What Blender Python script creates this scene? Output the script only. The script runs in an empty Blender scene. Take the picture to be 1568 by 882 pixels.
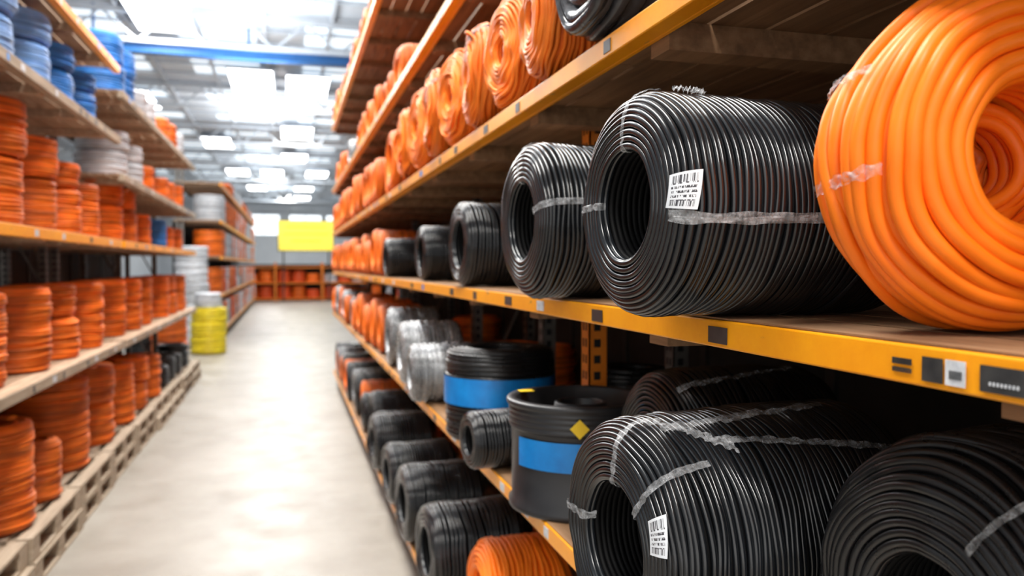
import bpy, math, random
from mathutils import Vector, Matrix, Euler, noise
random.seed(7)
H = 2.03
scn = bpy.context.scene
col = scn.collection
def zz(z): return H + z

# ------------------------------------------------------------------ materials
def nodes(name):
    m = bpy.data.materials.new(name); m.use_nodes = True
    nt = m.node_tree
    return m, nt, nt.nodes['Principled BSDF']
def ramp(nt, fac, stops):
    r = nt.nodes.new('ShaderNodeValToRGB')
    els = r.color_ramp.elements
    els[0].position, els[0].color = stops[0][0], (*stops[0][1], 1)
    els[1].position, els[1].color = stops[-1][0], (*stops[-1][1], 1)
    for p, c in stops[1:-1]:
        e = els.new(p); e.color = (*c, 1)
    nt.links.new(fac, r.inputs['Fac'])
    return r.outputs['Color']
def noisetex(nt, scale, detail=4, rough=.6, vec_scale=None, coord='Object'):
    tc = nt.nodes.new('ShaderNodeTexCoord')
    n = nt.nodes.new('ShaderNodeTexNoise')
    n.inputs['Scale'].default_value = scale; n.inputs['Detail'].default_value = detail
    n.inputs['Roughness'].default_value = rough
    v = tc.outputs[coord]
    if vec_scale:
        mp = nt.nodes.new('ShaderNodeMapping'); mp.inputs['Scale'].default_value = vec_scale
        nt.links.new(v, mp.inputs['Vector']); v = mp.outputs['Vector']
    nt.links.new(v, n.inputs['Vector'])
    return n.outputs['Fac']
def bump(nt, bs, fac, strength, dist=.01):
    b = nt.nodes.new('ShaderNodeBump'); b.inputs['Strength'].default_value = strength
    b.inputs['Distance'].default_value = dist
    nt.links.new(fac, b.inputs['Height']); nt.links.new(b.outputs['Normal'], bs.inputs['Normal'])
def mat_basic(name, c1, c2=None, rough=.5, metal=0, scale=6, bmp=0, vec=None, spec=.5, rv=0):
    m, nt, bs = nodes(name)
    f = noisetex(nt, scale, vec_scale=vec)
    if c2 is None: c2 = tuple(x*.8 for x in c1)
    c = ramp(nt, f, [(.3, c2), (.7, c1)])
    nt.links.new(c, bs.inputs['Base Color'])
    bs.inputs['Roughness'].default_value = rough
    bs.inputs['Metallic'].default_value = metal
    bs.inputs['Specular IOR Level'].default_value = spec
    if rv:
        r = ramp(nt, f, [(.3, (rough-rv,)*3), (.7, (rough+rv,)*3)])
        nt.links.new(r, bs.inputs['Roughness'])
    if bmp: bump(nt, bs, f, bmp)
    return m
def mat_cable(name, c1, c2, rough, spec=.5, var=.25, strand=.25, metal=0, rv=.08, freq=55):
    m, nt, bs = nodes(name)
    f = noisetex(nt, 9, 3)
    c = ramp(nt, f, [(.3, c2), (.7, c1)])
    oi = nt.nodes.new('ShaderNodeObjectInfo')
    mr = nt.nodes.new('ShaderNodeMapRange')
    mr.inputs['To Min'].default_value = 1-var; mr.inputs['To Max'].default_value = 1+var*.3
    nt.links.new(oi.outputs['Random'], mr.inputs['Value'])
    fs = noisetex(nt, 1, 2, .7, vec_scale=(1.5,1.5,freq))
    m2 = nt.nodes.new('ShaderNodeMapRange'); m2.inputs['From Min'].default_value=.33; m2.inputs['From Max'].default_value=.67
    m2.inputs['To Min'].default_value=1-strand; m2.inputs['To Max'].default_value=1+strand*.35
    nt.links.new(fs, m2.inputs['Value'])
    mm = nt.nodes.new('ShaderNodeMath'); mm.operation='MULTIPLY'
    nt.links.new(mr.outputs['Result'], mm.inputs[0]); nt.links.new(m2.outputs['Result'], mm.inputs[1])
    hs = nt.nodes.new('ShaderNodeHueSaturation')
    nt.links.new(mm.outputs[0], hs.inputs['Value'])
    nt.links.new(c, hs.inputs['Color'])
    nt.links.new(hs.outputs['Color'], bs.inputs['Base Color'])
    r = ramp(nt, noisetex(nt, 30, 4), [(.35, (rough-rv*.5,)*3), (.7, (rough+rv,)*3)])
    nt.links.new(r, bs.inputs['Roughness'])
    bs.inputs['Specular IOR Level'].default_value = spec
    bs.inputs['Metallic'].default_value = metal
    return m

M = {}
M['black'] = mat_cable('black_pvc', (.011,.013,.016), (.006,.007,.009), .19, .68, .2, .2, 0, .06)
M['black2'] = mat_cable('black_matte_pvc', (.016,.016,.018), (.009,.009,.010), .30, .55, .2, .3)
M['bshade'] = mat_basic('black_hole_shade', (.004,.004,.005), (.003,.003,.003), .6, 0, 10, spec=.15)  # near-black for coil hole walls, their shade put into the colour
M['orange'] = mat_cable('orange_pvc', (1.0,.225,.010), (.97,.18,.006), .42, .32, .0, .08)
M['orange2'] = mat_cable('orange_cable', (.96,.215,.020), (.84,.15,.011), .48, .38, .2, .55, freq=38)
M['orange3'] = mat_cable('bright_orange_cable', (1.0,.25,.022), (.92,.185,.012), .45, .35, .1, .3)
M['blue'] = mat_cable('blue_cable', (.05,.28,.78), (.03,.19,.6), .45, .4, .25, .4, freq=38)
M['lblue'] = mat_cable('light_blue_cable', (.26,.47,.86), (.16,.36,.76), .45, .4, .2, .4, freq=38)
M['white'] = mat_cable('white_cable', (.70,.72,.76), (.54,.57,.62), .45, .4, .2, .35, freq=38)
M['gray'] = mat_cable('silver_wrapped_wire', (.52,.53,.55), (.28,.29,.30), .25, .6, .3, .5, .5)
M['yellow'] = mat_cable('yellow_cable', (.95,.78,.03), (.8,.60,.02), .45, .4, .1, .4, freq=30)
M['red'] = mat_cable('red_orange_cable', (.8,.12,.02), (.65,.07,.015), .5, .4, .2)

def mat_beam():
    m, nt, bs = nodes('yellow_painted_steel')
    f = noisetex(nt, 5, 6, .7)
    c = ramp(nt, f, [(.3, (.85,.29,.004)), (.7, (.98,.40,.008))])
    f2 = noisetex(nt, 26, 8, .75, vec_scale=(1, .35, 1))
    w = ramp(nt, f2, [(.63, (0,0,0)), (.68, (1,1,1))])
    f3 = noisetex(nt, 3, 3)
    c3 = ramp(nt, f3, [(.4, (.12,.08,.05)), (.6, (.5,.38,.25))])
    mx = nt.nodes.new('ShaderNodeMix'); mx.data_type = 'RGBA'
    nt.links.new(w, mx.inputs['Factor']); nt.links.new(c, mx.inputs[6]); nt.links.new(c3, mx.inputs[7])
    nt.links.new(mx.outputs[2], bs.inputs['Base Color'])
    bs.inputs['Roughness'].default_value = .36
    bump(nt, bs, f2, .12, .003)
    return m
M['beam'] = mat_beam()
def mat_wood(name, c1, c2, c3):
    m, nt, bs = nodes(name)
    f = noisetex(nt, 3, 8, .65, vec_scale=(9, .7, 9))
    c = ramp(nt, f, [(.25, c3), (.5, c2), (.75, c1)])
    nt.links.new(c, bs.inputs['Base Color'])
    bs.inputs['Roughness'].default_value = .7
    bump(nt, bs, f, .3, .004)
    return m
M['wood'] = mat_wood('shelf_wood', (.36,.205,.105), (.235,.125,.058), (.115,.057,.025))
M['woodl'] = mat_wood('pale_wood', (.58,.42,.29), (.43,.29,.19), (.26,.16,.09))
M['woodg'] = mat_wood('weathered_wood', (.48,.39,.30), (.36,.28,.20), (.20,.15,.10))
M['steel'] = mat_basic('galvanised_steel', (.26,.24,.22), (.13,.12,.11), .45, .6, 12)
M['dsteel'] = mat_basic('dark_steel', (.05,.045,.04), (.02,.02,.02), .55, .4, 8)
M['opost'] = mat_basic('orange_painted_post', (.85,.25,.02), (.65,.16,.01), .45, 0, 14)
M['slot'] = mat_basic('slot_dark', (.01,.01,.01), None, .8)
M['panel'] = mat_basic('back_panel_dark', (.035,.028,.024), (.015,.012,.011), .8, 0, 3)
M['stk_black'] = mat_basic('sticker_black', (.02,.022,.025), (.05,.05,.05), .35, 0, 40)
M['stk_white'] = mat_basic('sticker_white', (.75,.77,.80), (.4,.43,.48), .5, 0, 60)
M['stk_blue'] = mat_basic('blue_tape', (.010,.25,.68), (.006,.17,.52), .32, 0, 14)
M['stk_yellow'] = mat_basic('yellow_sticker', (.9,.62,.02), (.78,.5,.01), .4, 0, 20)
M['drum'] = mat_basic('drum_plastic', (.026,.026,.029), (.014,.014,.016), .40, 0, 5, rv=.1)
M['baldark'] = mat_basic('black_plastic_film', (.015,.015,.018), (.05,.05,.055), .18, 0, 5, bmp=.8)

def mat_film():
    m, nt, bs = nodes('clear_film')
    bs.inputs['Base Color'].default_value = (.70,.72,.75,1)
    bs.inputs['Roughness'].default_value = .14
    f = noisetex(nt, 60, 6, .75)
    a = ramp(nt, f, [(.38, (.10,)*3), (.70, (.55,)*3)])
    nt.links.new(a, bs.inputs['Alpha'])
    bump(nt, bs, f, .9, .004)
    return m
M['film'] = mat_film()

def mat_label():
    m, nt, bs = nodes('printed_label')
    uv = nt.nodes.new('ShaderNodeUVMap')
    sep = nt.nodes.new('ShaderNodeSeparateXYZ'); nt.links.new(uv.outputs['UV'], sep.inputs[0])
    def mth(op, a, b=None):
        n = nt.nodes.new('ShaderNodeMath'); n.operation = op
        for i, v in enumerate((a, b)):
            if v is None: continue
            if isinstance(v, (int, float)): n.inputs[i].default_value = v
            else: nt.links.new(v, n.inputs[i])
        return n.outputs[0]
    U, V = sep.outputs[0], sep.outputs[1]
    def nz(su, sv, sc):
        mp = nt.nodes.new('ShaderNodeMapping'); mp.inputs['Scale'].default_value = (su, sv, 1)
        nt.links.new(uv.outputs['UV'], mp.inputs['Vector'])
        n = nt.nodes.new('ShaderNodeTexNoise'); n.inputs['Scale'].default_value = sc; n.inputs['Detail'].default_value = 1
        nt.links.new(mp.outputs['Vector'], n.inputs['Vector']); return n.outputs['Fac']
    bars = mth('GREATER_THAN', nz(10, .01, 2.4), .5)
    txt = mth('GREATER_THAN', nz(6, 2, 4), .48)
    lines = mth('GREATER_THAN', mth('FRACT', mth('MULTIPLY', V, 8)), .45)
    txt = mth('MULTIPLY', txt, lines)
    isbar = mth('ADD', mth('GREATER_THAN', V, .72), mth('LESS_THAN', V, .22))
    ink = mth('ADD', mth('MULTIPLY', bars, isbar), mth('MULTIPLY', txt, mth('SUBTRACT', 1, isbar)))
    mar = mth('MULTIPLY', mth('MULTIPLY', mth('GREATER_THAN', U, .1), mth('LESS_THAN', U, .9)),
              mth('MULTIPLY', mth('GREATER_THAN', V, .07), mth('LESS_THAN', V, .93)))
    ink = mth('MULTIPLY', ink, mar)
    mx = nt.nodes.new('ShaderNodeMix'); mx.data_type = 'RGBA'
    mx.inputs[6].default_value = (.74,.77,.82,1); mx.inputs[7].default_value = (.04,.04,.05,1)
    nt.links.new(ink, mx.inputs['Factor']); nt.links.new(mx.outputs[2], bs.inputs['Base Color'])
    bs.inputs['Roughness'].default_value = .45
    return m
M['label'] = mat_label()
def mat_emit(name, c, s):
    m, nt, bs = nodes(name)
    f = noisetex(nt, 1.5)
    cc = ramp(nt, f, [(.3, tuple(x*.92 for x in c)), (.7, c)])
    nt.links.new(cc, bs.inputs['Emission Color'])
    bs.inputs['Base Color'].default_value = (*c, 1)
    bs.inputs['Emission Strength'].default_value = s
    return m
M['sign'] = mat_emit('lit_yellow_sign', (.86,.70,.07), .38)

# ------------------------------------------------------------------ helpers
class MB:
    def __init__(s): s.v=[]; s.f=[]; s.m=[]; s.mats=[]
    def mi(s, m):
        if m not in s.mats: s.mats.append(m)
        return s.mats.index(m)
    def box(s, x0,x1,y0,y1,z0,z1, m):
        b=len(s.v)
        s.v += [(x0,y0,z0),(x1,y0,z0),(x1,y1,z0),(x0,y1,z0),(x0,y0,z1),(x1,y0,z1),(x1,y1,z1),(x0,y1,z1)]
        k=s.mi(m)
        for q in ((0,3,2,1),(4,5,6,7),(0,1,5,4),(1,2,6,5),(2,3,7,6),(3,0,4,7)):
            s.f.append(tuple(b+i for i in q)); s.m.append(k)
    def bar(s, p, q, r, m):
        p=Vector(p); q=Vector(q); d=(q-p).normalized()
        u=d.orthogonal().normalized(); w=d.cross(u); b=len(s.v)
        for c in (p,q):
            for i in range(4):
                a=math.pi/4+i*math.pi/2
                s.v.append(tuple(c+u*math.cos(a)*r+w*math.sin(a)*r))
        k=s.mi(m)
        for i in range(4):
            j=(i+1)%4
            s.f.append((b+i,b+j,b+4+j,b+4+i)); s.m.append(k)
        s.f.append((b+3,b+2,b+1,b)); s.m.append(k)
        s.f.append((b+4,b+5,b+6,b+7)); s.m.append(k)
    def mesh(s, name, smooth=False):
        me=bpy.data.meshes.new(name); me.from_pydata(s.v,[],s.f)
        for m in s.mats: me.materials.append(M[m])
        me.polygons.foreach_set('material_index', s.m)
        if smooth: me.polygons.foreach_set('use_smooth',[True]*len(s.f))
        me.update(); return me
    def obj(s, name, parent=None, smooth=False, bevel=0):
        o=bpy.data.objects.new(name, s.mesh(name, smooth)); col.objects.link(o)
        if parent: o.parent=parent
        if bevel:
            b=o.modifiers.new('bevel','BEVEL'); b.width=bevel; b.segments=2; b.limit_method='ANGLE'
        return o
def empty(name, loc=(0,0,0)):
    e=bpy.data.objects.new(name,None); e.location=loc; col.objects.link(e); return e

def profile(R, ri, L, c, ci, bulge=0.0):
    P=[]
    def add(a,r,na,nr): P.append((a,r,na,nr))
    n=30
    for i in range(n): add(L*.92-(L*.92-ci)*i/n, ri, 0,-1)
    for i in range(12):
        t=math.pi/2*i/12; add(ci-ci*math.sin(t), ri+ci-ci*math.cos(t), -math.sin(t), -math.cos(t))
    i_face=len(P)
    r0,r1=ri+ci, R-c
    for i in range(n): add(0, r0+(r1-r0)*i/n, -1,0)
    for i in range(16):
        t=math.pi/2*i/16; add(c-c*math.cos(t), R-c+c*math.sin(t), -math.cos(t), math.sin(t))
    for i in range(n):
        u=i/n; add(c+(L-2*c)*u, R+bulge*math.sin(math.pi*u), 0,1)
    for i in range(16):
        t=math.pi/2*i/16; add(L-c+c*math.sin(t), R-c+c*math.cos(t), math.sin(t), math.cos(t))
    for i in range(n+1): add(L, r1+(ri-r1)*i/n, 1,0)
    S=[0.0]
    for i in range(1,len(P)): S.append(S[-1]+math.hypot(P[i][0]-P[i-1][0],P[i][1]-P[i-1][1]))
    return P,S,S[i_face]
def at(P,S,s):
    lo,hi=0,len(S)-1
    s=max(0,min(s,S[-1]-1e-6))
    while hi-lo>1:
        m=(lo+hi)//2
        if S[m]<=s: lo=m
        else: hi=m
    t=(s-S[lo])/max(1e-9,S[hi]-S[lo])
    return tuple(P[lo][k]*(1-t)+P[hi][k]*t for k in range(4))

def hero_coil(name, R, ri, L, w, c, ci, jit, tilt, seed, matn, seg=128, ms=8, bulge=0, mess=0):
    P,S,sf=profile(R,ri,L,c,ci,bulge)
    rnd=random.Random(seed)
    inner='bshade' if matn.startswith('black') else matn
    mb=MB(); k0=mb.mi(matn)
    n=int(S[-1]/(2*w*.98))
    for i in range(n):
        s_=S[-1]*(i+.5)/n
        a,r,na,nr=at(P,S,s_)
        a-=na*w; r-=nr*w
        body=min(1,max(.22,(r-ri)/(R-ri)))
        k=k0
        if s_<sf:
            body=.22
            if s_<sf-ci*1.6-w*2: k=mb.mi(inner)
        ph=rnd.uniform(0,6.28); tl=tilt*rnd.uniform(-1,1)*body; off=rnd.uniform(-.5,.5)*jit*.6*body
        stray=(rnd.random()<mess) and body>.4
        sa=rnd.uniform(1.5,3.0)*w if stray else 0; sp=rnd.uniform(0,6.28)
        base=len(mb.v)
        for j in range(seg):
            t=2*math.pi*j/seg; ct,st=math.cos(t),math.sin(t)
            n1=noise.noise(Vector((ct*1.3+seed*3.1, st*1.3, i*.22)))*jit*body
            n2=noise.noise(Vector((ct*1.8+seed*5.7, st*1.8+9, i*.31)))*jit*body
            n3=noise.noise(Vector((ct*.8+seed*1.7, st*.8+4, i*.9)))*jit*.5*body
            dr=min(n1+off*.5, jit*.35)
            da=n2*1.5+n3+tl*math.cos(t+ph)
            lift=0
            if stray:
                g=max(0,math.cos(t-sp))**2
                lift=w*1.1*g*(0.0 if (t<.0) else 1); da+=sa*g*math.sin(3*t)
            for q in range(ms):
                b=2*math.pi*q/ms
                rr=r+dr+w*math.cos(b)+lift*nr; aa=a+da+w*math.sin(b)+lift*na
                mb.v.append((rr*ct, rr*st, -aa))
        for j in range(seg):
            j2=(j+1)%seg
            for q in range(ms):
                q2=(q+1)%ms
                mb.f.append((base+j*ms+q, base+j2*ms+q, base+j2*ms+q2, base+j*ms+q2)); mb.m.append(k)
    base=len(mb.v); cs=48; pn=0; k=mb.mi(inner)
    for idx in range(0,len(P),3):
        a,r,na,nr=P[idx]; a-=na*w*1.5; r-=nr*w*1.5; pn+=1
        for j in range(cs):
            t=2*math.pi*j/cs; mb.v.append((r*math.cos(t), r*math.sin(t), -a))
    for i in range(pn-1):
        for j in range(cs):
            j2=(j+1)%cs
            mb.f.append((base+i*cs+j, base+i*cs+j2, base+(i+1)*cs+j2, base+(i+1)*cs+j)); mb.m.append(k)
    return mb.mesh(name, True), (P,S,sf)

def ribbon(prof, s0,s1,a0,a1, width, off, matn, name, parent, wr=.0015, seed=0, n=70, ma=5):
    P,S,sf=prof; mb=MB(); k=mb.mi(matn)
    for i in range(n+1):
        u=i/n; s=sf+s0+(s1-s0)*u; ang=math.radians(a0+(a1-a0)*u)
        a,r,na,nr=at(P,S,s)
        for j in range(ma+1):
            v=j/ma-.5
            wv=width*(1+.5*noise.noise(Vector((u*9,seed,0))))
            t=ang+v*wv/max(r,.05)
            o=off+wr*noise.noise(Vector((u*18,v*4,seed+3.3)))
            rr=r+nr*o; aa=a+na*o
            mb.v.append((rr*math.cos(t), rr*math.sin(t), -aa))
    for i in range(n):
        for j in range(ma):
            mb.f.append((i*(ma+1)+j,(i+1)*(ma+1)+j,(i+1)*(ma+1)+j+1,i*(ma+1)+j+1)); mb.m.append(k)
    o=bpy.data.objects.new(name,mb.mesh(name,True)); col.objects.link(o); o.parent=parent
    return o
def label_patch(pf,e,s0,s1,a0,a1,skew=0,name='printed_label'):
    P,S,sf=pf; mb=MB(); k=mb.mi('label'); uvs=[]; n,m_=14,10
    for i in range(n+1):
        for j in range(m_+1):
            u,v=i/n,j/m_
            s=sf+s0+(s1-s0)*u; a,r,na,nr=at(P,S,s+skew*(v-.5)); t=math.radians(a0+(a1-a0)*v)
            rr=r+nr*.004; aa=a+na*.004
            mb.v.append((rr*math.cos(t),rr*math.sin(t),-aa)); uvs.append((u,v))
    for i in range(n):
        for j in range(m_):
            q=m_+1; mb.f.append((i*q+j,(i+1)*q+j,(i+1)*q+j+1,i*q+j+1)); mb.m.append(k)
    me=mb.mesh(name,True); ul=me.uv_layers.new(name='UVMap')
    for l in me.loops: ul.data[l.index].uv=uvs[l.vertex_index]
    o=bpy.data.objects.new(name,me); col.objects.link(o); o.parent=e

cache={}
def coil_lo(R, ri, L, w, matn, seed=0, c=None, jit=.004, seg=44):
    key=(round(R,3),round(ri,3),round(L,3),w,matn,seed)
    if key in cache: return cache[key]
    c=c if c else min(.05,L*.3); ci=min(.02,L*.2)
    P,S,sf=profile(R,ri,L,c,ci)
    mb=MB(); k=mb.mi(matn); n=int(S[-1]/(2*w)); rows=0
    rnd=random.Random(seed*13+int(R*1000))
    for i in range(n):
        s=S[-1]*(i+.5)/n; a,r,na,nr=at(P,S,s)
        a_n,r_n,_,_=at(P,S,s+.002); a_p,r_p,_,_=at(P,S,s-.002)
        d=math.hypot(a_n-a_p,r_n-r_p) or 1; tx,ty=(a_n-a_p)/d,(r_n-r_p)/d
        ro=-rnd.random()**2*jit*1.2
        for b in (-80,-35,35,80):
            bb=math.radians(b); cn,sn=math.cos(bb)*w-w, math.sin(bb)*w
            if abs(b)>50: cn-=w*.35
            aa=a+na*(cn+ro)+tx*sn; rr=r+nr*(cn+ro)+ty*sn
            for j in range(seg):
                t=2*math.pi*j/seg
                nn=noise.noise(Vector((math.cos(t)*1.2+seed*2.3, math.sin(t)*1.2, i*.35)))
                n2=noise.noise(Vector((math.cos(t)*1.2+seed*2.3, math.sin(t)*1.2+7, i*.25)))
                q=min(nn*jit, jit*.3)
                z=-(aa+(n2*jit if 0.08*L<aa<.92*L else 0))
                mb.v.append(((rr+q)*math.cos(t),(rr+q)*math.sin(t),z))
            rows+=1
    for i in range(rows-1):
        for j in range(seg):
            j2=(j+1)%seg
            mb.f.append((i*seg+j,(i+1)*seg+j,(i+1)*seg+j2,i*seg+j2)); mb.m.append(k)
    me=mb.mesh('coil_mesh_'+matn, True); cache[key]=me
    return me
CN={'black':'black_cable_coil','black2':'black_cable_coil','orange':'orange_cable_coil','orange2':'orange_cable_coil','orange3':'orange_cable_coil','blue':'blue_cable_coil',
    'lblue':'light_blue_cable_coil','white':'white_cable_coil','gray':'silver_wire_coil','yellow':'yellow_cable_coil','red':'red_cable_coil'}
def link(name, me, loc, rot=(0,0,0)):
    o=bpy.data.objects.new(name, me); col.objects.link(o)
    o.location=loc; o.rotation_euler=rot
    return o
def coilX(matn, X, Y, z, R, L, ri=None, w=.010, yaw=0, seed=0, name=None):
    ri=ri if ri else R*.5
    me=coil_lo(R,ri,L,w,matn,seed,jit=.007)
    return link(name or CN[matn], me, (X,Y,zz(z)+R+.001), Euler((0,math.radians(-90),math.radians(yaw)),'XYZ'))
def coilZ(matn, X, Y, z, R, h, ri=None, w=.0125, seed=0, name=None):
    ri=ri if ri else R*.5
    me=coil_lo(R,ri,h,w,matn,seed,jit=.013)
    return link(name or CN[matn], me, (X,Y,zz(z)+h+.001), (0,0,random.uniform(0,6)))

# ------------------------------------------------------------------ camera
cam=bpy.data.cameras.new('camera'); co=bpy.data.objects.new('camera',cam); col.objects.link(co)
cam.lens=28; cam.sensor_width=36; cam.clip_start=.02; cam.clip_end=300
co.location=(0,0,H)
th=math.radians(15.76); pt=math.radians(-1.62)
d=Vector((math.sin(th)*math.cos(pt), math.cos(th)*math.cos(pt), math.sin(pt)))
co.rotation_euler=d.to_track_quat('-Z','Y').to_euler()
cam.dof.use_dof=True; cam.dof.focus_distance=1.42; cam.dof.aperture_fstop=2.9
scn.camera=co

# ------------------------------------------------------------------ room
def mat_floor():
    m, nt, bs = nodes('polished_concrete')
    f=noisetex(nt, .8, 8, .65); c=ramp(nt,f,[(.3,(.225,.198,.165)),(.55,(.295,.268,.23)),(.8,(.35,.323,.285))])
    nt.links.new(c, bs.inputs['Base Color'])
    f2=noisetex(nt, 2.5, 5); r=ramp(nt,f2,[(.3,(.33,)*3),(.7,(.52,)*3)]); nt.links.new(r,bs.inputs['Roughness'])
    return m
M['floor']=mat_floor()
M['wall']=mat_basic('painted_wall',(.62,.65,.68),(.54,.57,.61),.7,0,.5)
M['ceil']=mat_basic('ceiling_sheet',(.74,.79,.85),(.66,.71,.77),.6,0,.6)
M['truss']=mat_basic('white_steel',(.60,.64,.69),(.50,.54,.59),.5,0,3)
M['trussb']=mat_basic('blue_steel',(.015,.13,.38),(.01,.10,.30),.45,0,3)
M['ceilglow']=mat_emit('added_ceiling_glow',(.84,.93,1.0),.85)  # glowing panels added to brighten the ceiling
M['lamp']=mat_emit('lamp_diffuser',(.97,.99,1.0),9)
M['glass']=mat_emit('window_daylight',(.9,.96,1.0),1.6)
XL,XR,Y0,Y1,ZC=-13,9,-7,92,H+7.2
b=MB(); b.box(XL-.2,XR+.2,Y0,Y1+.2,-.2,0,'floor'); b.obj('floor')
b=MB(); b.box(XL-.2,XL,Y0,Y1,0,ZC,'wall'); b.obj('wall_left')
b=MB(); b.box(XR,XR+.2,Y0,Y1,0,ZC,'wall'); b.obj('wall_right')
b=MB(); b.box(XL-.2,XR+.2,Y1,Y1+.2,0,ZC,'wall'); b.obj('wall_back')
b=MB(); b.box(XL-.2,XR+.2,Y0,Y1+.2,ZC,ZC+.2,'ceil')
y=Y0+2
while y<Y1-3:
    for x in (-11,-7,-3.2,.6,4.6):
        b.box(x,x+2.3,y,y+2.2,ZC-.02,ZC,'ceilglow')
    y+=5.0
b.obj('ceiling')
tr=empty('roof_truss')
y=-4; k=0
while y<Y1:
    b=MB()
    b.box(XL+.02,XR-.02,y-.07,y+.07,ZC-.30,ZC-.18,'truss'); b.box(XL+.02,XR-.02,y-.07,y+.07,ZC-1.1,ZC-.98,'truss')
    x=XL+.1
    while x<XR-1.9:
        b.bar((x,y,ZC-1.04),(x+.9,y,ZC-.24),.035,'truss'); b.bar((x+.9,y,ZC-.24),(x+1.8,y,ZC-1.04),.035,'truss'); x+=1.8
    b.obj('truss_%d'%k,tr); k+=1; y+=9.3
b=MB()
x=XL+1
while x<XR:
    b.box(x-.05,x+.05,Y0,Y1-.02,ZC-.18,ZC-.03,'truss'); x+=1.9
y=Y0+.5
while y<Y1:
    b.box(XL+.02,XR-.02,y-.04,y+.04,ZC-.12,ZC-.025,'truss'); y+=1.6
b.obj('purlins',tr)
b=MB(); yb=24.0; zb=H+6.0
b.box(XL+.05,XR-.05,yb-.14,yb+.14,zb+.12,zb+.16,'trussb'); b.box(XL+.05,XR-.05,yb-.14,yb+.14,zb-.16,zb-.12,'trussb'); b.box(XL+.05,XR-.05,yb-.03,yb+.03,zb-.12,zb+.12,'trussb')
for x in (-12.8,-9,-5,-1,3,8.8): b.bar((x,yb,zb+.16),(x,yb,ZC-.03),.04,'trussb')
for x in (-12.7,8.6): b.box(x-.15,x+.15,yb-.15,yb+.15,0,zb-.16,'trussb')
b.obj('blue_crane_girder')
def lampfix(X,Y,sx=1.5,sy=3.6,zc=H+6.85):
    b=MB(); b.box(-sx/2-.05,sx/2+.05,-sy/2-.05,sy/2+.05,.0,.08,'truss'); b.box(-sx/2,sx/2,-sy/2,sy/2,-.03,-.001,'lamp')
    for dx in (-.5,.5): b.bar((dx,0,.08),(dx,0,ZC-zc-.125),.012,'truss')
    o=b.obj('high_bay_lamp'); o.location=(X,Y,zc)
for X,Y in ((-3.3,23.5),(-1.2,31.4),(.8,31.9),(.55,43),(-3.7,47.5),(.5,53),(2.2,62),(-1,62),(1.5,74),(-2.5,74),(1.5,84),(-6,36),(-3.3,12),(-.4,3),(-3.4,62),(-.4,12)):
    lampfix(X,Y)
b=MB()
for x in (-7,-2.5,2,6): b.box(x-1.7,x+1.7,Y1-.03,Y1-.001,5.4,7.6,'glass')
for x in (-7,-2.5,2,6):
    b.box(x-1.8,x+1.8,Y1-.08,Y1-.03,5.3,5.4,'truss'); b.box(x-1.8,x+1.8,Y1-.08,Y1-.03,7.6,7.7,'truss'); b.box(x-.04,x+.04,Y1-.08,Y1-.03,5.4,7.6,'truss')
b.obj('window_1')

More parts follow.
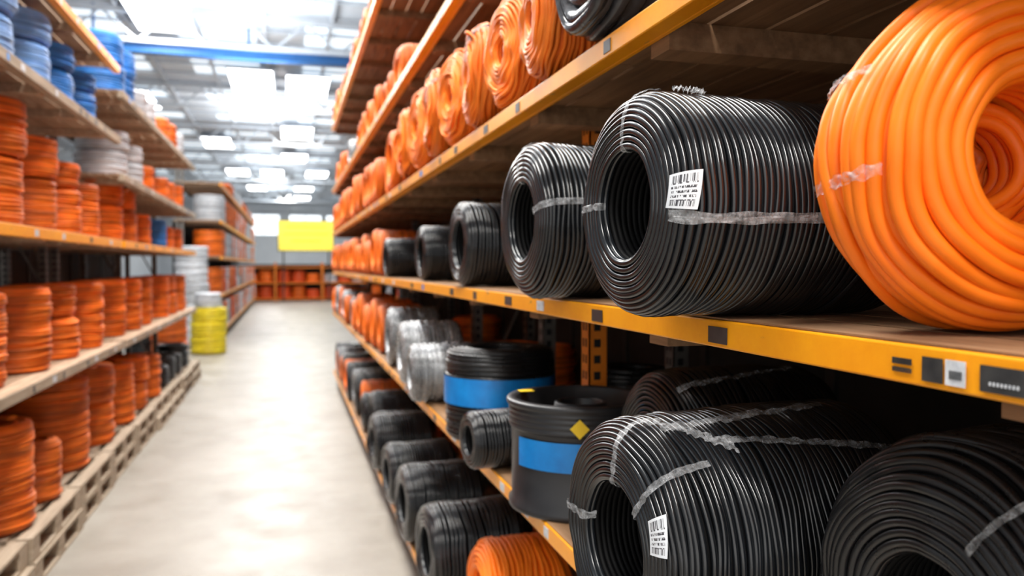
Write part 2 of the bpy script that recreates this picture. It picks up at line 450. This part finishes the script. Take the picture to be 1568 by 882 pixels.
# ------------------------------------------------------------------ racks
def rack(name, Xf, sx, ya, yb, levels, depth, posts, ztop, beam_h=.05, ptop=None, rposts=None, woodm='wood', inset=.62, skip=None, yellow=None):
    e=empty(name)
    def bx(b,x0,x1,y0,y1,z0,z1,m):
        X0,X1=sorted((Xf+sx*x0, Xf+sx*x1)); b.box(X0,X1,y0,y1,z0,z1,m)
    beams=MB(); boards=MB(); st=MB()
    rnd=random.Random(len(name)+int(Xf*10)+int(ya))
    for z in levels:
        y0,y1=ya,yb; Z=zz(z)
        bm='beam' if (yellow is None or z in yellow) else 'woodg'
        bx(beams,.0,.045,y0,y1,Z-beam_h-.004,Z-.004,bm)
        bx(beams,.045,.06,y0,y1,Z-beam_h-.004,Z-beam_h*.55,bm)
        bx(beams,depth-.05,depth,y0,y1,Z-.1,Z-.025,'dsteel')
        x=.006
        while x<depth-.02:
            wd=min(rnd.uniform(.13,.16), depth-x)
            yy=y0
            while yy<y1-.01:
                ln=min(rnd.uniform(2.2,3.0), y1-yy)
                if x<.01:
                    bx(boards,x,x+wd,yy+.002,yy+ln-.002,Z-.003,Z,woodm)
                    bx(boards,x+.045,x+wd,yy+.002,yy+ln-.002,Z-.022,Z-.004,woodm)
                else: bx(boards,x,x+wd,yy+.002,yy+ln-.002,Z-.022,Z,woodm)
                yy+=ln
            x+=wd+.012
        y=y0+.35
        while y<y1:
            bx(boards,.062,depth-.055,y-.045,y+.045,Z-.085,Z-.0225,woodm); y+=.95
        y=y0+rnd.uniform(.2,.9)
        if skip and z==skip[0]: y=skip[1]
        while y<y1-.2:
            m=rnd.choice(['stk_black','stk_white','stk_black','stk_blue','stk_black','stk_white']); ln=rnd.uniform(.04,.10)
            hh=beam_h*.3
            bx(st,-.0015,0,y,y+ln,Z-.004-beam_h/2-hh,Z-.004-beam_h/2+hh,m)
            y+=rnd.uniform(.2,.9)
    beams.obj('beams',e,bevel=.003); boards.obj('boards',e)
    st.obj('beam_stickers',e)
    up=MB()
    def post(x,y,m='steel',z0=0,z1=ztop):
        bx(up,x,x+.07,y-.04,y-.034,z0,z1,m); bx(up,x,x+.006,y-.04,y+.04,z0,z1,m); bx(up,x,x+.07,y+.034,y+.04,z0,z1,m)
        z=z0+.05
        while z<z1-.05:
            bx(up,x-.0012,x,y-.02,y-.008,z,z+.03,'slot'); bx(up,x-.0012,x,y+.008,y+.02,z,z+.03,'slot')
            bx(up,x+.02,x+.045,y-.0412,y-.04,z,z+.03,'slot'); z+=.06
    for y in posts: post(inset,y)
    for (x,y,m) in (rposts or []): post(x,y,m)
    for y in posts:
        post(depth-.13,y)
        z=.3
        while z<ztop-.9:
            up.bar((Xf+sx*(inset+.07),y,z),(Xf+sx*(depth-.13),y,z+.7),.012,'steel'); z+=.8
    up.obj('uprights',e)
    if ptop:
        p=MB(); bx(p,depth+.01,depth+.03,ya,yb,.0,ptop,'panel')
        y=ya+.3
        while y<yb: bx(p,depth-.005,depth+.01,y,y+.05,.0,ptop,'dsteel'); y+=.9
        p.obj('back_panel',e)
    return e
RL=[-1.79,-.78,-.095,.56,1.29,2.34]
RP=[-.5,5.8,8.8,11.8,13.9]
rack('pallet_rack',.75,1,-.6,14.0,RL,1.12,RP,zz(2.9),ptop=zz(2.9),inset=.58,skip=(-.095,2.3),
     rposts=[(.31,2.76,'opost'),(.80,3.05,'steel'),(.52,3.95,'steel')])
b=MB(); Zm=zz(-.095)-.004
for ya,yb,m in ((.655,.715,'stk_black'),(.735,.764,'stk_white'),(.768,.80,'stk_black'),(1.25,1.315,'stk_black'),(1.83,1.90,'stk_black')):
    b.box(.7475,.7484,ya,yb,Zm-.042,Zm-.012,m)
for i in range(12):
    b.box(.7480,.7490,.818+i*.0028,.8194+i*.0028,Zm-.036,Zm-.030,'stk_black')
    b.box(.7480,.7490,.818+i*.0028,.8198+i*.0028,Zm-.026,Zm-.018,'stk_black')
for i in range(6): b.box(.7466,.7475,.740+i*.0032,.7414+i*.0032,Zm-.034,Zm-.024,'stk_black')
for i in range(8): b.box(.7466,.7475,.665+i*.005,.667+i*.005,Zm-.034,Zm-.030,'stk_white')
b.obj('beam_label_strip')

LX=-1.56
rack('steel_shelving',LX,-1,3.0,8.6,[.25,-.75,1.26,1.95],1.2,[3.1,8.5],zz(2.5),beam_h=.07,woodm='woodl',inset=.64,yellow=(.25,1.95),ptop=zz(.55))
rack('steel_shelving',LX,-1,8.75,15.2,[.25,-.75,.92,1.75],1.2,[8.9,12,15.1],zz(2.3),beam_h=.07,woodm='woodl',inset=.64,yellow=(.25,),ptop=zz(.55))
rack('steel_shelving',LX-.1,-1,22.5,46,[.25,-.75,-1.7,1.2,2.2],1.2,[22.6,28,34,40,45.9],zz(2.8),beam_h=.08,woodm='woodl',inset=.95,ptop=zz(1.2))

# ------------------------------------------------------------------ hero coils
def heroX(nm, mesh, X,Y,z,R,yaw=0):
    e=empty(nm,(X,Y,zz(z)+R)); e.rotation_euler=Euler((0,math.radians(-90),math.radians(yaw)),'XYZ')
    o=bpy.data.objects.new('windings',mesh); col.objects.link(o); o.parent=e
    return e
me,pf=hero_coil('windings_mesh',.203,.097,.56,.0062,.055,.008,.0048,.0012,1,'black',mess=.06)
e=heroX('black_cable_coil',me,.578,1.325,-.095,.204,4)
arcB=(.203-.055-.105)+.055*1.57
label_patch(pf,e,arcB-.072,arcB-.020,-96,-78,.010)
ribbon(pf,arcB-.07,arcB+.42,-100,-97,.018,.0035,'film','tape_strip',e,.004,1)
ribbon(pf,arcB-.06,arcB+.42,-101,-96,.008,.0045,'film','tape_strip_2',e,.004,2)
ribbon(pf,-.02,arcB+.01,-2,-6,.013,.003,'film','tape_top',e,.003,3)
ribbon(pf,arcB+.02,arcB+.07,-14,-20,.012,.006,'film','tape_back',e,.012,5)
ribbon(pf,-.02,arcB+.01,88,92,.014,.003,'film','tape_side',e,.003,4)
me,pf2=hero_coil('windings_mesh',.22,.108,.44,.0068,.06,.010,.006,.002,2,'black',seg=96,ms=6,mess=.06)
e=heroX('black_cable_coil',me,.632,2.16,-.095,.221,3)
arc2=.22-.06-.118+.06*1.57
ribbon(pf2,-.02,arc2+.35,-80,-78,.018,.004,'film','tape_strip',e,.004,7)
ribbon(pf2,-.02,arc2+.1,0,5,.015,.004,'film','tape_top',e,.004,8)
for (R_,L_,X_,Y_,sd) in ((.19,.36,.735,3.5,21),(.168,.30,.765,4.75,22),(.155,.30,.745,6.35,23)):
    me,_p=hero_coil('windings_mesh',R_,R_*.55,L_,.0085,.035,.008,.005,.002,sd,'black',seg=64,ms=6)
    heroX('black_cable_coil',me,X_,Y_,-.095,R_+.001,3)
coilX('black',.85,5.36,-.095,.13,.3,w=.0075,seed=4)
me,pf3=hero_coil('windings_mesh',.240,.115,.60,.0062,.06,.010,.0075,.002,3,'black',bulge=.003,mess=.10)
e=heroX('black_cable_coil',me,.60,1.42,-.78,.245,5)
a3=.240-.06-.125; a3B=a3+.06*1.57
label_patch(pf3,e,a3-.018,a3+.030,-80,-60,.012)
ribbon(pf3,-.03,a3B+.02,-4,-10,.016,.004,'film','tape_1',e,.004,9)
ribbon(pf3,-.03,a3B+.05,-50,-42,.014,.004,'film','tape_2',e,.004,10)
ribbon(pf3,a3B,a3B+.42,-20,-8,.022,.005,'film','wrap_strip_1',e,.008,11)
ribbon(pf3,a3B+.10,a3B+.5,-30,-45,.014,.006,'film','wrap_strip_2',e,.008,12)
ribbon(pf3,a3B-.02,a3B+.12,-10,-36,.030,.006,'film','wrap_strip_3',e,.01,13)
ribbon(pf3,-.03,a3B,80,88,.016,.004,'film','tape_3',e,.004,14)
me,pf4=hero_coil('windings_mesh',.248,.11,.5,.0066,.07,.014,.009,.002,4,'black',seg=96,ms=6,mess=.05)
e=heroX('black_cable_coil',me,.93,1.95,-.78,.252)
ribbon(pf4,.12,.5,-30,-12,.018,.005,'film','wrap_strip',e,.008,15)
me,pf5=hero_coil('windings_mesh',.262,.10,.6,.0070,.10,.014,.014,.009,5,'black2',mess=.25)
e=heroX('black_cable_coil',me,.83,.885,-.78,.280,3)
ribbon(pf5,.04,.26,-30,-34,.010,.005,'film','tape_1',e,.004,16)
# front orange coil
me,pf6=hero_coil('windings_mesh',.236,.092,.21,.0110,.088,.028,.013,.012,6,'orange',seg=160,ms=12,mess=.12)
e=empty('orange_cable_coil',(.928,.785,zz(-.095)+.2395)); e.rotation_euler=Euler((math.radians(90),0,math.radians(-8)),'XYZ')
o=bpy.data.objects.new('windings',me); col.objects.link(o); o.parent=e
me,_p=hero_coil('inner_windings_mesh',.098,.052,.10,.0105,.03,.008,.012,.020,9,'orange',seg=64,ms=8)
o=bpy.data.objects.new('inner_windings',me); col.objects.link(o); o.parent=e; o.location=(0,0,-.115)
me,_p=hero_coil('inner_windings_mesh',.062,.012,.05,.0105,.02,.008,.012,.012,19,'orange2',seg=48,ms=8)  # darker orange here paints in the shade deep in the hole
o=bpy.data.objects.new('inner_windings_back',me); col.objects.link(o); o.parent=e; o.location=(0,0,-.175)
ribbon(pf6,.10,.24,186,190,.016,.004,'film','tape_strip',e,.006,17)
ribbon(pf6,.14,.26,152,154,.012,.004,'film','tape_strip_2',e,.006,18)

# ------------------------------------------------------------------ right rack stock
def row(matns,X,ya,yb,z,R,L,gap,w=.010,var=.03):
    y=ya
    while y<yb:
        r=round(R+random.choice([-var,0,var*.5]),3)
        y+=r
        back=X>1
        if not (back and any(abs(y-p)<r+.05 for p in RP)):
            coilX(random.choice(matns),X+random.uniform(-.03,.03),y,z,r,L,w=w,seed=random.choice([0,1]),yaw=random.uniform(-3,3))
        y+=r+gap
row(['orange2'],.76,6.75,13.8,-.095,.20,.4,.03)
yl=[(2.37,.20),(2.81,.21),(3.27,.22),(3.75,.23),(4.25,.24),(4.77,.25),(5.30,.24)]
for i,(y,r) in enumerate(yl):
    me,_p=hero_coil('windings_mesh',r,r*.22,.32,.0072,.085,.02,.016,.009,40+i,'orange3',seg=72,ms=6,mess=.35)
    ee=heroX('orange_cable_coil',me,.72+.02*(i%2),y,.56,r+.006,(-6,5,-5,7,-4,6,0)[i])
    if i in (0,2,4): ribbon(_p,.0,.32,-60+10*(i%3),-58+10*(i%3),.016,.006,'drum','strap',ee,.003,30+i)
row(['orange2'],.76,5.85,13.8,.56,.22,.35,.03)
row(['orange2','orange2','orange2','gray'],.80,5.6,13.8,1.29,.18,.4,.08)
row(['orange2'],.80,7.6,13.8,2.34,.21,.4,.05)
me=coil_lo(.215,.06,.5,.02,'baldark',3,jit=.02)
link('plastic_wrapped_black_bundle',me,(.69,1.90,zz(.56)+.221),Euler((0,math.radians(-90),0),'XYZ'))
def lathe(profile_pts, matn, name, loc, parent=None, seg=72):
    mb=MB(); k=mb.mi(matn); n=len(profile_pts)
    for r,z in profile_pts:
        for j in range(seg):
            t=2*math.pi*j/seg; mb.v.append((r*math.cos(t),r*math.sin(t),z))
    for i in range(n-1):
        for j in range(seg):
            j2=(j+1)%seg; mb.f.append((i*seg+j,i*seg+j2,(i+1)*seg+j2,(i+1)*seg+j)); mb.m.append(k)
    o=mb.obj(name,parent,True); o.location=loc; return o
def arcband(R,z0,z1,a0,a1,matn,name,parent,n=24,diamond=False):
    mb=MB(); k=mb.mi(matn)
    if diamond:
        am=math.radians((a0+a1)/2); zm=(z0+z1)/2; da=math.radians((a1-a0)/2)
        for t,z in ((am-da,zm),(am,z0),(am+da,zm),(am,z1)): mb.v.append((R*math.cos(t),R*math.sin(t),z))
        mb.f.append((0,1,2,3)); mb.m.append(k)
    else:
        for i in range(n+1):
            t=math.radians(a0+(a1-a0)*i/n)
            mb.v.append((R*math.cos(t),R*math.sin(t),z0)); mb.v.append((R*math.cos(t),R*math.sin(t),z1))
        for i in range(n): mb.f.append((2*i,2*i+2,2*i+3,2*i+1)); mb.m.append(k)
    return mb.obj(name,parent,True)
e=empty('black_cable_drum',(.925,2.45,zz(-.78)+.001))
R=.232
pr=[(.0,.005),(R+.0,.0),(R+.004,.006),(R+.004,.02),(R-.006,.03),(R-.006,.255),(R-.002,.26)]
for i in range(4):
    z=.268+i*.017
    for b_ in (-60,-20,20,60): pr.append((R-.004+.008*math.cos(math.radians(b_)), z+.0085*math.sin(math.radians(b_))))
pr+=[(R+.010,.335),(R+.012,.343),(R+.008,.350),(R-.015,.352),(R-.022,.345),(R-.025,.29),(.09,.285),(.085,.33),(.075,.335),(.07,.33),(.07,.1),(0,.1)]
lathe(pr,'drum','body',(0,0,0),e)
arcband(R-.003,.15,.24,-168,-108,'stk_blue','blue_label',e)
arcband(R+.010,.258,.318,-118,-104,'stk_yellow','yellow_diamond',e,diamond=True)
mb=MB(); mb.box(-.17,-.12,.12,.16,.3525,.3535,'stk_yellow'); mb.obj('yellow_tab',e)
e=empty('banded_black_cable_coil',(.93,3.50,zz(-.78)+.001))
me=coil_lo(.25,.13,.21,.010,'black2',21); o=bpy.data.objects.new('coil_bottom',me); col.objects.link(o); o.parent=e; o.location=(0,0,.21)
me=coil_lo(.25,.13,.20,.010,'black2',22); o=bpy.data.objects.new('coil_top',me); col.objects.link(o); o.parent=e; o.location=(0,0,.415)
arcband(.2535,.17,.29,-180,180,'stk_blue','blue_band',e,n=60)
me,_p=hero_coil('windings_mesh',.112,.055,.22,.0065,.03,.008,.004,.002,51,'black',seg=56,ms=6)
heroX('black_cable_coil',me,.655,2.95,-.78,.113,8)
coilX('gray',.66,4.5,-.78,.17,.4,w=.009,seed=9)
coilX('gray',.70,5.2,-.78,.21,.4,w=.012,seed=10)
coilX('gray',.74,6.2,-.78,.23,.4,w=.012,seed=10)
coilZ('orange2',1.5,5.3,-.78,.2,.25); coilZ('orange2',1.5,4.6,-.78,.2,.3); coilZ('orange2',1.55,6.6,-.78,.22,.35)
coilZ('orange2',1.38,2.87,-.78,.11,.13); coilZ('black2',1.38,2.87,-.649,.11,.18)
coilZ('black2',1.58,3.5,-.78,.2,.3)
row(['orange2','orange2','gray'],.76,6.9,13.8,-.78,.22,.4,.06)
for i,(Y,R) in enumerate(((4.22,.25),(5.12,.25),(5.95,.23),(7.0,.245))):
    me,_p=hero_coil('windings_mesh',R,R*.5,.5,.011,.045,.012,.009,.004,60+i,'black',seg=72,ms=6,mess=.05)
    heroX('black_cable_coil',me,.70,Y,-1.79,R+.003,4)
coilX('black',.8,7.65,-1.79,.2,.4)
me,_p=hero_coil('windings_mesh',.275,.14,.4,.011,.09,.02,.014,.006,70,'orange',seg=72,ms=6)
heroX('orange_cable_coil',me,.81,3.45,-1.79,.279,0)
row(['orange2','black','gray'],.78,7.95,13.8,-1.79,.24,.45,.04)
row(['orange2','black2'],1.46,4.3,13.0,-1.79,.23,.35,.1)
row(['orange2','black2'],1.46,4.3,13.0,-.095,.17,.35,.25)

# ------------------------------------------------------------------ left rack stock
def stack(m,X,Y,z,R,hs,seed=0):
    for i,h in enumerate(hs):
        coilZ(m,X+random.uniform(-.018,.018),Y+random.uniform(-.015,.015),z,R,h,seed=(seed+i)%3,ri=R*.55); z+=h+.002
for Y,R,hs,m in ((5.05,.27,(.46,.42),'orange2'),(5.95,.27,(.46,.38),'orange2'),(6.75,.26,(.40,.31),'orange2'),(7.4,.25,(.38,.22),'orange2'),(8.15,.24,(.5,),'orange2'),
                 (9.3,.27,(.38,.30),'orange2'),(10.1,.26,(.36,.28),'orange2'),(11.1,.24,(.4,),'orange2'),(12.3,.24,(.40,),'blue'),(13.2,.22,(.34,),'orange2'),(14.3,.24,(.36,),'orange2')):
    stack(m,LX-.10-R,Y,.25,R,hs)
for i in range(9): stack('orange2',LX-.94,5.1+i*1.1,.25,.22,(.40,))
for i,Y in enumerate((5.5,6.35,7.2,8.05,9.3,10.15,11.0,12.5,13.3,14.3)):
    stack('orange2',LX-.08-.27,Y,-.75,.27,(.33,.27) if i%3==2 else (.60,),i)
for i in range(12): stack(random.choice(['orange2','orange2','blue']),LX-.94,5.1+i*.85,-.75,.22,(.5,))
def pallet(X,Y,z):
    b=MB()
    for x in (-.5,-.05,.4):
        b.box(x,x+.1,-.6,.6,0,.02,'woodg')
        for yy in (-.6,-.07,.46): b.box(x,x+.1,yy,yy+.14,.02,.115,'woodg')
    for yy in (-.6,-.07,.46): b.box(-.5,.5,yy,yy+.14,.115,.137,'woodg')
    for i in range(7): b.box(-.5+i*.15,-.5+i*.15+.1,-.6,.6,.137,.157,'woodg')
    o=b.obj('wooden_pallet'); o.location=(X,Y,z)
for i in range(10):
    Y=3.7+i*1.24
    for k in range(2): pallet(LX-.48+random.uniform(-.03,.03),Y,.001+k*.159)
zp=-2.03+.001+.159+.157+.002
for Y,R,hs,m in ((4.9,.30,(.40,.33),'orange2'),(5.85,.29,(.70,),'orange2'),(6.5,.2,(.45,),'orange2'),(7.5,.35,(.78,),'orange2'),(8.5,.33,(.4,.36),'orange2'),(9.5,.3,(.66,),'orange2'),(10.4,.29,(.33,.3),'orange2'),(11.3,.28,(.55,),'orange2'),(12.2,.25,(.3,),'black2'),(12.9,.25,(.35,),'black2'),(13.6,.25,(.32,),'black2'),(14.4,.25,(.4,),'black2')):
    stack(m,LX-.06-R,Y,zp,R,hs)
stack('blue',LX-.95,8.5,zp,.22,(.42,.40)); stack('blue',LX-.95,7.9,zp,.22,(.42,.38))
for Y,R,hs,m in ((5.0,.27,(.3,.25),'white'),(5.75,.28,(.32,.25),'lblue'),(6.5,.28,(.33,.22),'lblue'),(7.2,.28,(.3,.20),'blue'),(8.0,.27,(.28,.18),'blue')):
    stack(m,LX-.08-R,Y,1.26,R,hs)
for i in range(5): stack(('blue','lblue','white')[i%3],LX-.94,5+i*.75,1.26,.23,(.35,))
for Y,R,hs,m in ((9.5,.27,(.3,.22),'white'),(10.3,.27,(.28,.2),'white'),(11.2,.26,(.35,),'orange2'),(12.6,.26,(.35,),'orange2'),(13.3,.26,(.35,),'orange2'),(14.3,.26,(.4,),'orange2')):
    stack(m,LX-.08-R,Y,.92,R,hs)
for Y,R,hs,m in ((9.3,.27,(.35,.33),'blue'),(9.95,.27,(.35,.3),'blue'),(10.8,.26,(.4,),'white'),(11.45,.26,(.4,),'white'),(12.7,.26,(.4,),'orange2'),(13.5,.26,(.45,),'orange2'),(14.4,.26,(.45,),'white')):
    stack(m,LX-.08-R,Y,1.75,R,hs)
stack('yellow',-1.75,19.6,-2.029,.40,(.4,.35,.3)); stack('white',-1.75,19.6,-.973,.30,(.35,))
stack('orange2',-2.3,17.3,-2.029,.35,(.5,.4,.4)); stack('black2',-2.9,18.3,-2.029,.4,(.4,.4))
stack('white',-2.3,21.4,-2.029,.40,(.6,.5,.5,.5,.4))
for z in (-1.7,-.75,.25,1.2,2.2):
    y=23.1
    while y<45.5:
        m=random.choice(['orange2','white','white','red','gray','orange2'])
        if z in(.25,): m=random.choice(['white','white','orange2'])
        if z>1: m=random.choice(['orange2','orange2','white'])
        if z<2 or y>26: stack(m,LX-.5,y,z,.40,(.35,.35) if z<2 else (.35,))
        y+=.88
b=MB()
for z in (.1,1.0,1.9):
    b.box(-5.9,6.9,47.0,48.1,z,z+.06,'opost')
for x in (-5.9,-3.3,-.7,1.9,4.5,6.8):
    for yy in (47.0,48.0): b.box(x,x+.1,yy,yy+.1,0,2.2,'opost')
b.box(-5.9,6.9,48.12,48.15,.0,2.1,'panel')
b.obj('cross_aisle_rack')
for z in (.161,1.061):
    for xa in (-5.8,-3.2,-.6,2.0,4.6):
        for i in range(3):
            m=random.choice(['orange2','red','orange2','orange2','white'])
            stack(m,xa+.42+i*.81,47.55,z-H,.395,random.choice([(.38,.3),(.38,.3),(.5,)]))
b=MB(); b.box(-.45,2.55,46.7,46.78,zz(.85),zz(2.5),'sign')
b.box(-.5,2.6,46.78,46.84,zz(.8),zz(2.55),'dsteel')
for i,(w0,z0) in enumerate(((2.2,2.15),(2.5,1.75),(1.6,1.35))): b.box(1.05-w0/2,1.05+w0/2,46.69,46.70,zz(z0),zz(z0+.07),'stk_yellow')
for x in (-.2,2.3): b.box(x-.04,x+.04,46.84,46.9,0,zz(2.5),'dsteel')
b.obj('yellow_aisle_sign')

# ------------------------------------------------------------------ lights
def area(X,Y,Z,sx,sy,P,rot=(0,0,0),c=(1,.96,.90),nm='ceiling_light'):
    l=bpy.data.lights.new('lamp_light','AREA'); l.shape='RECTANGLE'; l.size=sx; l.size_y=sy; l.energy=P; l.color=c
    o=bpy.data.objects.new(nm,l); col.objects.link(o); o.location=(X,Y,Z); o.rotation_euler=rot
for X,Y,P in ((-.5,-3,440),(-.4,3,350),(-.4,8,290),(-.4,13,290),(-1.2,19,340),(-3.3,23.5,260),(-.2,31.6,430),(.5,43,450),(-6,36,300),(-1,62,700),(0,80,700)):
    area(X,Y,H+4.6 if Y<20 else H+6.7,1.0,3.2,P)
for Y in (8,22,38,56,76): area(-1,Y,H+5.2,2,6,330,(math.pi,0,0),(.93,.97,1),'added_ceiling_fill')  # added upward fill lights, unseen from below, to lift the ceiling
w=bpy.data.worlds.new('world'); scn.world=w; w.use_nodes=True
bg=w.node_tree.nodes['Background']; bg.inputs[0].default_value=(1,.975,.94,1); bg.inputs[1].default_value=1.4
scn.view_settings.view_transform='Standard'
scn.view_settings.exposure=0.1
